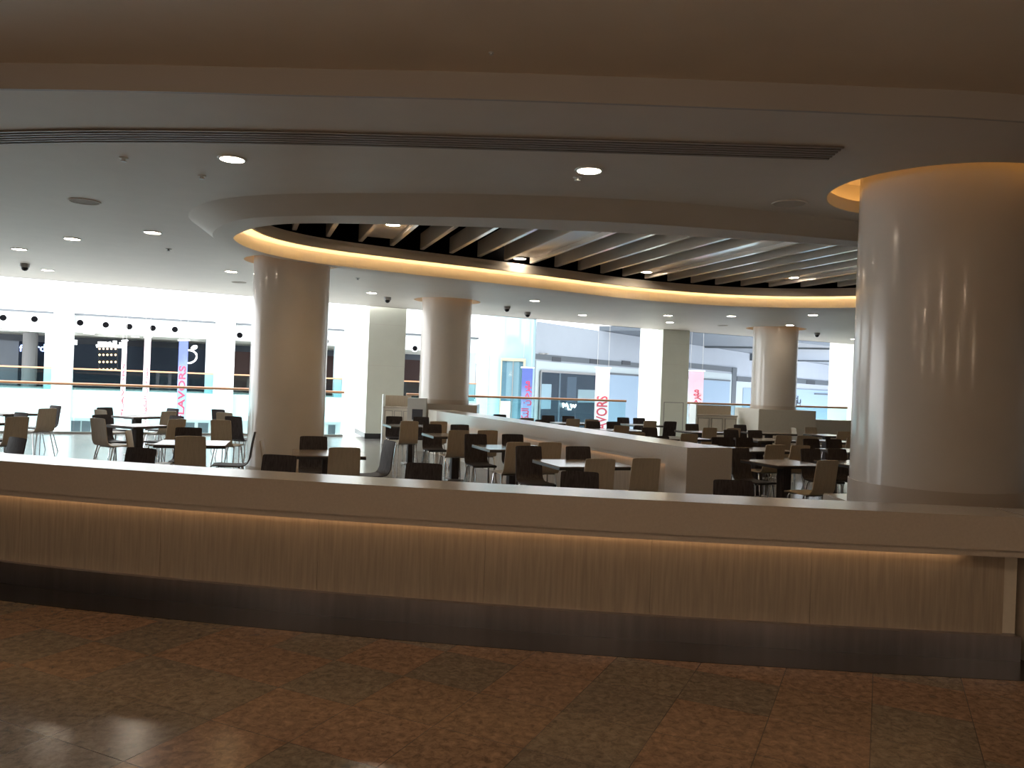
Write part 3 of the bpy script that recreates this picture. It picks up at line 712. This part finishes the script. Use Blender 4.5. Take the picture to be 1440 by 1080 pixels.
def rail_run(x0, x1, label):
    t = thing('glass_balustrade', label, 'balustrade', (0, 0, 0), 0, 'glass balustrades along the atrium edge')
    p0, p1 = rail_at(x0), rail_at(x1)
    b = B(); add_tube(b, [(*p0, 1.2), (*p1, 1.2)], .034, 12); obj('handrail', b, 'rail', t, True)
    n = max(1, round((x1-x0)/1.5))
    for i in range(n):
        a0, a1 = rail_at(x0+(x1-x0)*(i+.006)/n), rail_at(x0+(x1-x0)*(i+.994)/n)
        b = B(); add_strip(b, [a0, a1], -.006, .006, .0, 1.17); obj('glass_pane', b, 'glass', t)
    b = B(); add_strip(b, [p0, p1], -.03, .03, -.02, .05); obj('base_channel', b, 'steel', t)
rail_run(-21, -4.55, 'glass balustrade with copper handrail behind the left seating')
rail_run(-2.95, 3.6, 'glass balustrade with copper handrail between the two square pillars')
rail_run(5.6, 12.0, 'glass balustrade with copper handrail behind the right round column')
b = B(); add_strip(b, [rail_at(-22), rail_at(20)], -.0, .06, -1.3, -.001); struct('trim_5', b, 'fascia')

# ------------------------------------------------------------------ the facade across the atrium
FA2 = math.radians(22); fe = Vector((math.cos(FA2), math.sin(FA2))); fn = Vector((fe.y, -fe.x))   # fn towards us
f0 = Vector((-24.9, 38.0))
def ft(px, py=540):
    x, _ = ray(px, py)       # distance along the facade at this column of the photograph
    return (x*f0.y-f0.x)/(fe.x-x*fe.y)
def fd(tt): return f0.y+fe.y*tt
def fp(tt, d): q = f0+fe*tt+fn*d; return (q.x, q.y)
def ftd(px, py, d):
    x, _ = ray(px, py); q = f0+fn*d; return (x*q.y-q.x)/(fe.x-x*fe.y)
def fz(px, py, d=0):
    _, w = ray(px, py); return EYE-w*((f0+fn*d).y+fe.y*ftd(px, py, d))
def fbox(b, t0, t1, d0, d1, z0, z1): add_prism(b, [fp(t0, d0), fp(t0, d1), fp(t1, d1), fp(t1, d0)], z0, z1)
ZB, ZO, ZF, ZS = 4.22, 3.36, .48, -.88
T0, T1 = -9, ft(690)
b = B(); fbox(b, T0, T1, -.5, 0, ZB+.06, 6.0); fbox(b, T0, T1, -.5, 0, 6.25, 15); fbox(b, T0, T1, -.9, -.8, 5.9, 6.3); struct('wall_far', b, 'white')
b = B(); fbox(b, T0, T1, -.88, -.35, ZO, ZB+.05); struct('wall_far.001', b, 'white')
b = B(); fbox(b, T0, T1, -.34, -.02, ZB-.02, ZB+.05); struct('shade_line', b, 'stripe')  # grey strip painted in for the shade line at the bulkhead top
b = B(); fbox(b, T0, T1, -14, 0, ZS, ZF); struct('wall_far.002', b, 'fascia')
b = B(); fbox(b, T0, T1, -14, -.9, ZO+.02, ZO+.1); struct('ceiling.003', b, 'offwhite')
b = B(); fbox(b, T0, T1, -9, -.05, ZF, ZF+.01); struct('floor.002', b, 'mall_floor')
b = B(); fbox(b, T0, T1, -3, -1.5, -5, ZS-.01); struct('wall_far.003', b, 'white')
b = B(); fbox(b, T0, T1+12, -3, 8, -5.1, -5.0); fbox(b, T0-10, 60, -3, 24, -5.2, -5.1); struct('floor.003', b, 'mall_floor')
b = B(); fbox(b, T0, T1, -9.2, -9, ZF, ZO+.05); struct('wall_far.004', b, 'shopgrey')
# slot glimpsed at the top
b = B(); fbox(b, T0, T1, -.78, -.5, 6.0, 6.25); struct('window_1', b, 'stripe_dark')
# square piers of the facade
for i, (x0, x1) in enumerate(((73, 101), (300, 328), (482, 502), (671, 685))):
    b = B(); fbox(b, ft(x0), ft(x1), -.3, .22, -5, 15)
    tag(obj('facade_pier', b, 'white'), ['white pier of the facade opposite, left of the bulb chandelier', 'white pier of the facade opposite, left of the oval-tip column', 'white pier opposite between the oval-tip column and square pillar', 'white pier opposite, just left of the pale blue lift wall'][i], 'pier', 'white piers across the atrium', 'thing')
for i, (x0, x1) in enumerate(((73, 101), (300, 328), (482, 502), (671, 685))):
    b = B(); fbox(b, ft(x0)-.42, ft(x0)-.005, -.80, -.36, ZF+.012, ZO-.005); struct('trim_11', b, 'surround')
# jet nozzles
NZ = [(5, 447), (49, 449), (113, 454), (149, 457), (182, 459.5), (215, 461.5), (246, 463.5), (278, 467), (337, 471.5), (458, 480), (583, 490)]
for i, (px, py) in enumerate(NZ):
    tt = ftd(px, py, -.335); zz = fz(px, py, -.335); q = fp(tt, -.335)
    t = thing('air_nozzle', f'{ordn[i]} round air nozzle from the left on the white bulkhead opposite', 'air nozzle', (q[0], q[1], zz), FA2, 'round air nozzles across the atrium')
    b = B(); add_lathe(b, [(.17, 0), (.22, .0), (.22, .03), (.17, .10), (.15, .10)], n=24, close=True); o = obj('nozzle_ring', b, 'white', t, True); o.rotation_euler = (PI/2, 0, 0)
    b = B(); add_lathe(b, [(.15, .02), (.15, .06)], n=24); o = obj('nozzle_bore', b, 'void' if i != 7 else 'greyplastic', t); o.rotation_euler = (PI/2, 0, 0)
# far balustrade
runs = [(-8.5, ft(73)-.02, 'far balustrade opposite, left of the leftmost pier'), (ft(101)+.02, ft(300)-.02, 'far balustrade opposite, in front of the bulb chandelier'),
        (ft(328)+.02, ft(482)-.02, 'far balustrade opposite, mostly behind the oval-tip column'), (ft(502)+.02, ft(671)-.02, 'far balustrade opposite, beside the slimmer column')]
for a0, a1, lab in runs:
    t = thing('glass_balustrade', lab, 'balustrade', (0, 0, 0), 0, 'glass balustrades across the atrium')
    b = B(); add_tube(b, [(*fp(a0, -.1), ZF+1.05), (*fp(a1, -.1), ZF+1.05)], .04, 8); obj('handrail', b, 'rail', t, True)
    b = B(); fbox(b, a0, a1, -.11, -.09, ZF, ZF+1.02); obj('glass_pane', b, 'glass', t)
# shops behind: dark fronts, some with signs
def shop(px0, px1, mname, lab, d=-5.5):
    b = B(); fbox(b, ftd(px0, 500, d), ftd(px1, 500, d), d-.15, d, ZF+.01, ZO-.45)
    t = tag(obj('storefront', b, mname), lab, 'shop front', 'shop fronts across the atrium', 'thing')
    return t
shop(-60, 26, 'shopgrey', 'grey shop front at the far left across the atrium')
shop(26.5, 78, 'shopdark', 'dark shop front with blue lit letters at far left across the atrium')
shop(96, 210, 'shopdark', 'dark shop front behind the bulb chandelier across the atrium')
shop(211, 294, 'shopdark', 'dark shop front with a white ring sign across the atrium', -5.2)
shop(326, 364, 'shopred', 'brown shop front seen just left of the oval-tip column')
shop(452, 486, 'shopred', 'brown shop front right of the oval-tip column across the atrium')
shop(560, 600, 'shopred', 'brown shop front between the square pillar and slimmer column')
shop(650, 675, 'shopred', 'dark red shop front right of the slimmer column')
b = B(); add_prism(b, circle(fp(ftd(42, 500, -4.6), -4.6), .36, 20), ZF+.01, ZO); tag(obj('shop_column', b, 'shopcol'), 'grey round column in front of the blue letters across the atrium', 'column', kind='thing')
# strip lights in the mall ceiling opposite
for i, (px, py, ln) in enumerate(((25, 463.5, .5), (33, 467, .9), (50, 473.5, .8), (8, 475, 1.0), (58, 478, 1.0), (125, 467.5, .5), (153, 472, .4), (190, 474.5, .4))):
    dd = -1.6-.45*(i % 4); tt = ftd(px, py, dd)
    b = B(); fbox(b, tt-ln/2, tt+ln/2, dd, dd-.12, ZO+.003, ZO+.018)
    tag(obj('strip_light', b, 'striplight'), f'{ordn[i]} small ceiling light from the left in the mall opposite', 'ceiling light', 'ceiling lights in the mall opposite')
def fmtx(px, py, d):
    """frame on the facade: x along, y up, z towards us"""
    q = fp(ftd(px, py, d), d)
    return Matrix(((fe.x, 0, fn.x, q[0]), (fe.y, 0, fn.y, q[1]), (0, 1, 0, fz(px, py, d)), (0, 0, 0, 1)))
def sgn(px, py, d, body, size, m, lab, xs=1.0):
    o, w = text_mesh('shop_sign', body, size, m, None, fmtx(px, py, d), .03, xs)
    return tag(o, lab, 'sign')
sgn(27.2, 494, -5.3, 'fo', .52, 'sign_blue', 'blue lit shop letters left of the grey column across the atrium')
sgn(49, 493.6, -5.3, 'rd', .56, 'sign_blue', 'blue lit shop letters right of the grey column across the atrium')
b = B()
def fstroke(pxpts, r, d=-4.9): add_tube(b, [fmtx(x, y, d) @ Vector((0, 0, 0)) for x, y in pxpts], r, 8)
fstroke([(135.5, 486.8), (139, 486), (150, 486.6), (163, 487), (176, 487.6)], .085)
for x, y0 in ((140.5, 480.5), (147, 480.8), (153.5, 481.2), (161.5, 479.3), (170.5, 481.5), (174, 481)): fstroke([(x, y0), (x+.2, 486.8)], .10)
fstroke([(153.5, 481.2), (157.5, 485.5)], .07)
tag(obj('shop_sign', b, 'sign_white', None, True), 'white lit Arabic shop sign above the bulb chandelier', 'sign')
b = B(); fbox(b, ftd(97, 480, -4.9), ftd(108.5, 480, -4.9), -4.95, -4.85, fz(103, 484.5, -4.9), fz(103, 478, -4.9)); tag(obj('shop_sign', b, 'sign_white'), 'end of a white lit sign behind the leftmost pier', 'sign')
# ring-and-leaf logo
mt = fmtx(265.5, 501.5, -4.9)
t = thing('logo_sign', 'white ring and leaf logo sign beside the blue banner', 'sign')
b = B(); pts = [mt @ Vector((.42*math.cos(a)*(1+.10*math.sin(a)), .37*math.sin(a), 0)) for a in [math.radians(115)-i*math.radians(330)/30 for i in range(31)]]
add_tube(b, pts, .045, 8); obj('ring', b, 'sign_white', t, True)
b = B(); r = bmesh.ops.create_uvsphere(b, u_segments=16, v_segments=10, radius=1, matrix=mt @ Matrix.Translation((.27, .54, 0)) @ Matrix.Rotation(math.radians(30), 4, 'Z') @ Matrix.Diagonal((.19, .125, .05, 1))); obj('leaf', b, 'sign_white', t, True)
# bulb chandelier
t = thing('bulb_chandelier', 'hanging frame of warm glowing bulbs in rows across the atrium', 'chandelier')
b = B()
for py in (491, 499, 509, 520):
    a = fmtx(138, py, -4.2) @ Vector((0, .1, 0)); c = fmtx(166, py, -4.2) @ Vector((0, .1, 0)); add_tube(b, [a, c], .02, 6)
for px in (139, 165): add_tube(b, [fmtx(px, 486, -4.2) @ Vector((0, 0, 0)), fmtx(px, 520, -4.2) @ Vector((0, .1, 0))], .015, 6)
obj('frame', b, 'black', t)
for py in (490.5, 499, 509, 519.5):
    for px in (140, 145.5, 151, 156.5, 162.5):
        b = B(); bmesh.ops.create_uvsphere(b, u_segments=10, v_segments=8, radius=.055, matrix=fmtx(px, py, -4.2)); obj('bulb', b, 'bulb', t, True)
# small glimpses through the slab gap below
for i, (x0, x1) in enumerate(((95, 110), (112, 125), (259, 276), (281, 296), (450, 468), (470, 480))):
    b = B(); fbox(b, ft(x0), ft(x1), -1.5, -1.45, -1.75, ZS-.25)
    o = struct(f'window_{i+2}', b, 'stripe' if i != 4 else 'offwhite')

# ------------------------------------------------------------------ the grey wall to the right of the atrium
w0 = Vector((1.15, 40.0)); we = Vector((35.0, 47.0)).normalized(); wn = Vector((we.y, -we.x))
def wt(px, py=540):
    x, _ = ray(px, py); return (x*w0.y-w0.x)/(we.x-x*we.y)
def wd(tt): return w0.y+we.y*tt
def wz(px, py): _, w = ray(px, py); return EYE-w*wd(wt(px, py))
def wp(tt, d): q = w0+we*tt+wn*d; return (q.x, q.y)
def wbox(b, px0, px1, d0, d1, z0, z1):
    a, c = wt(px0), wt(px1); add_prism(b, [wp(a, d0), wp(a, d1), wp(c, d1), wp(c, d0)], z0, z1)
WTOP = wz(750, 451)
b = B(); wbox(b, 748, 1262, -.4, 0, -5, WTOP); struct('wall_far.005', b, 'greywall')
# soffit over the wall
sA, sB = wt(846), wt(1262)
b = B(); add_prism(b, [wp(sA, -.3), wp(sB, -.3), wp(sB, 26), wp(sA, 5)], WTOP+.02, WTOP+.3); struct('ceiling.004', b, 'soffit')
for i, (a, c) in enumerate(((wp(wt(990), 0), wp(wt(990)+2, 9)), (wp(wt(1120), 0), wp(wt(1120)+1, 14)))):
    b = B(); add_strip(b, [a, c], -.25, .25, WTOP-.10, WTOP+.01); struct('ceiling_beam', b, 'stripe')
b = B(); add_prism(b, [(-5, 28.5), (60, 28.5), (60, 100), (-5, 100)], 9, 9.3); struct('shade_roof', b, 'white')  # unseen roof, added to keep sky light off the grey wall
b = B(); add_box(b, (48, 66, 2), (.2, 68, 14)); struct('shade_wall', b, 'greywall')  # unseen wall, added to block sky light from the right
# stripes with dark grilles
def wstripe(px0, px1, xm, y0, y1, name='trim_6'):
    b = B(); wbox(b, px0, px1, .0, .05, wz(xm, y1), wz(xm, y0)); return struct(name, b, 'stripe')
wstripe(750, 899, 825, 504, 511); wstripe(966, 1035, 1000, 513.5, 520.5, 'trim_7'); wstripe(1035.5, 1060, 1046, 530, 536.5, 'trim_8'); wstripe(1118, 1262, 1157, 535.4, 541.7, 'trim_9')
for i, (px, a, bb) in enumerate(((780, 502, 508), (833, 505, 511), (878, 507.5, 513), (1139, 535, 540.5), (1170, 537, 542))):
    b = B(); wbox(b, px-6, px+6, .05, .08, wz(px, bb), wz(px, a))
    tag(obj('wall_vent', b, 'stripe_dark'), f'{ordn[i]} dark vent from the left in the grey wall stripe', 'vent', 'dark vents in the wall stripe')
b = B(); wbox(b, 1028, 1034, .05, .09, wz(1031, 570), wz(1031, 517)); struct('trim_10', b, 'stripe')
# shop with glass front
def pane(name, px0, px1, y0, y1, d, m, parent=None, dep=.03):
    xm = (px0+px1)/2; b = B(); wbox(b, px0, px1, d, d+dep, wz(xm, y1), wz(xm, y0)); return obj(name, b, m, parent)
t = thing('glazed_storefront', 'dark glazed shop front in the grey wall behind the right seating', 'shop front', kind='thing')
pane('surround', 752, 899, 513, 640, .01, 'surround', t); pane('interior', 757.5, 838, 524, 640, .05, 'shopdark', t)
pane('display', 759, 773, 540, 575, .09, 'poster', t); pane('display', 795, 808, 530, 566, .09, 'shopgrey', t)
pane('display', 811, 836, 548, 566, .09, 'offwhite', t)
pane('mullion', 783, 785, 525, 640, .12, 'steel', t); pane('mullion', 756.5, 758.5, 522, 640, .12, 'steel', t); pane('head', 757, 838, 522.5, 525.5, .12, 'steel', t)
pane('glass_pane', 758, 838, 526, 640, .16, 'shopglass', t)
t = thing('hoarding', 'plain pale blue hoarding right of the glazed shop front', 'hoarding', kind='thing')
pane('board', 842, 899, 527, 640, .05, 'shutter', t); pane('head', 840, 899, 524.8, 527.5, .08, 'stripe', t)
t = thing('hoarding', 'pale blue hoarding behind the pink banner', 'hoarding', kind='thing')
pane('surround', 966, 1028, 523, 650, .02, 'surround', t); pane('board', 972, 1025, 534, 650, .06, 'shutter', t); pane('head', 966, 1025, 532.5, 534.5, .1, 'stripe', t)
t = thing('hoarding', 'pale hoarding panel just left of the right round column', 'hoarding', kind='thing')
pane('surround', 1034, 1062, 537, 660, .02, 'surround', t); pane('board', 1044, 1062, 546, 660, .06, 'shutter', t)
t = thing('hoarding', 'pale blue hoarding with dark Arabic letters right of the round column', 'hoarding', kind='thing')
pane('board', 1118, 1262, 551, 680, .04, 'shutter', t); pane('head', 1144, 1205, 554.5, 556, .1, 'stripe', t)
def wmtx(px, py, d):
    q = wp(wt(px, py), d)
    return Matrix(((we.x, 0, wn.x, q[0]), (we.y, 0, wn.y, q[1]), (0, 1, 0, wz(px, py)), (0, 0, 0, 1)))
text_mesh('lettering', '\uFEED\uFEAF\uFE8E\u0640\u0640\uFE91', 1.0, 'stripe_dark', t, wmtx(1115.5, 567.5, .12), .02)
b = B()
for pl in ([(786.3, 566.5), (786.6, 572.2), (788, 567.8), (790, 570.8), (791.6, 567.2), (793.2, 571.5), (793.8, 575.5), (797.2, 575.6)], [(797.3, 568), (798.6, 573), (800.6, 569), (802.5, 572.5), (804.6, 569)]):
    add_tube(b, [wmtx(x, y, .24) @ Vector((0, 0, 0)) for x, y in pl], .04, 6)
tag(obj('shop_sign', b, 'sign_white', None, True), 'small white scribbled neon sign on the dark shop glass', 'sign')
for i, px in enumerate((757, 763.5)):
    b = B(); wbox(b, px-1.2, px+1.2, 0, .25, wz(px, 498), wz(px, 496.5)); tag(obj('wall_lamp', b, 'greyplastic'), f'{["left", "right"][i]} tiny lamp of a pair on the grey wall above the stripe', 'wall lamp', 'wall lamps')
b = B(); wbox(b, 1053, 1058, 0, .2, wz(1055, 507), wz(1055, 498)); tag(obj('wall_speaker', b, 'stripe'), 'small dark box on the grey wall left of the round column', 'speaker')

# ------------------------------------------------------------------ pale blue lift front between facade and wall
lx = ond(719, 540, 36.0)
t = thing('glass_lift', 'pale blue curved glass lift front with a gold-framed door', 'lift', (lx.x, lx.y, 0), math.radians(5), kind='thing')
b = B(); arc = [(1.05*math.cos(a)*1.0, -.55*math.sin(a)) for a in [PI*i/24 for i in range(25)]]
add_prism(b, arc, -5, 7.5); obj('shell', b, 'liftglass', t, True)
b = B(); add_box(b, (.0, -.56, .90), (1.02, .06, 3.5)); obj('door_glass', b, 'shopglass', t)
b = B(); add_box(b, (.50, -.60, .90), (.10, .08, 3.5)); add_box(b, (0, -.60, 2.68), (1.10, .08, .12)); add_box(b, (-.52, -.60, .90), (.05, .08, 3.5)); obj('door_frame', b, 'gold', t)
b = B(); add_box(b, (0, -.585, .95), (.03, .04, 3.4)); obj('door_stile', b, 'steel', t)
b = B(); add_box(b, (-.28, -.62, .35), (.44, .02, .95)); obj('notice', b, 'poster', t)

# ------------------------------------------------------------------ hanging banners
def banner(pxc, pytop, Y, w, h, rz, m, label, body=None, lm='pink', off=.1, gap=.5, tw=1.6, size=.5):
    p = ond(pxc, pytop, Y)
    t = thing('hanging_banner', label, 'banner', p, math.radians(rz), 'festival banners in the atrium')
    b = B(); add_box(b, (0, 0, -h/2-.03), (w, .012, h)); obj('fabric', b, m, t)
    b = B(); add_tube(b, [(-w/2-.05, 0, 0), (w/2+.05, 0, 0)], .025, 8); obj('pole', b, 'white', t, True)
    b = B()
    for s in (-1, 1): add_tube(b, [(s*w*.4, 0, 0), (s*w*.4, 0, 5)], .006, 6)
    obj('wire', b, 'greyplastic', t)
    if body:
        mt = Matrix.Translation((off, -.012, 0)) @ Matrix(((0, -1, 0, 0), (0, 0, -1, 0), (1, 0, 0, 0), (0, 0, 0, 1)))
        o, w_ = text_mesh('lettering', body, size, lm, t, mt, .004)
        zs = [v.co.z for v in o.data.vertices]; o.scale = (1, 1, tw/(max(zs)-min(zs))); o.location.z = -(gap+tw)-min(zs)*o.scale.z
    return t
AR = ''.join(reversed('\uFEE3\uFEEC\uFEAE\uFE9F\uFE8E\uFEE5 \u0627\uFEDF\uFEE8\uFEDC\uFEEC\uFE8E\uFE95'))
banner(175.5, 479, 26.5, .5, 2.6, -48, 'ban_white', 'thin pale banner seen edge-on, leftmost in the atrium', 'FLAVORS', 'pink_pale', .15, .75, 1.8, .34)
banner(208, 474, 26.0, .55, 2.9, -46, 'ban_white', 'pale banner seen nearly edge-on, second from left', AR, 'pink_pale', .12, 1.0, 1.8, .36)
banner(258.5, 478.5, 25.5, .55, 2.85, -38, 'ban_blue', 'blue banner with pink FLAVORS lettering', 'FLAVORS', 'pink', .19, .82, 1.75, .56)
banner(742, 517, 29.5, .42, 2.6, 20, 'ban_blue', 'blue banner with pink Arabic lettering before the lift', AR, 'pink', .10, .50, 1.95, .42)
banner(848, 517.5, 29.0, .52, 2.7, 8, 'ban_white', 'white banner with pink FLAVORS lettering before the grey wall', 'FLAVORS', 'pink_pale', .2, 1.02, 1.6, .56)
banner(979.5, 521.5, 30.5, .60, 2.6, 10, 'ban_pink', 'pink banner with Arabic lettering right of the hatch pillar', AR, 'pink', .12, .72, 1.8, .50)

# ------------------------------------------------------------------ light, camera
W = bpy.data.worlds.new('sky'); S.world = W; W.use_nodes = True
bg = W.node_tree.nodes['Background']; bg.inputs['Color'].default_value = (.96, .98, 1.0, 1); bg.inputs['Strength'].default_value = 3.0
sn = bpy.data.lights.new('skylight_sun', 'SUN'); sn.energy = 1.0; sn.angle = math.radians(8); sn.color = (1, .98, .95)
so = bpy.data.objects.new('skylight_sun', sn); C.objects.link(so); so.rotation_euler = Vector((.28, .62, -.73)).to_track_quat('-Z', 'Y').to_euler()

cam = bpy.data.cameras.new('camera'); co = bpy.data.objects.new('camera', cam); C.objects.link(co)
cam.sensor_fit = 'HORIZONTAL'; cam.sensor_width = 36; cam.lens = 36*FPX/1440; cam.clip_end = 400; cam.clip_start = .05
co.matrix_world = Matrix.Translation((0, 0, EYE)) @ Matrix.Rotation(PI/2, 4, 'X') @ Matrix.Rotation(ROLL, 4, 'Z')
S.camera = co
S.view_settings.view_transform = 'Standard'; S.view_settings.look = 'None'; S.view_settings.gamma = 1; S.view_settings.use_curve_mapping = False
S.view_settings.exposure = 1.0
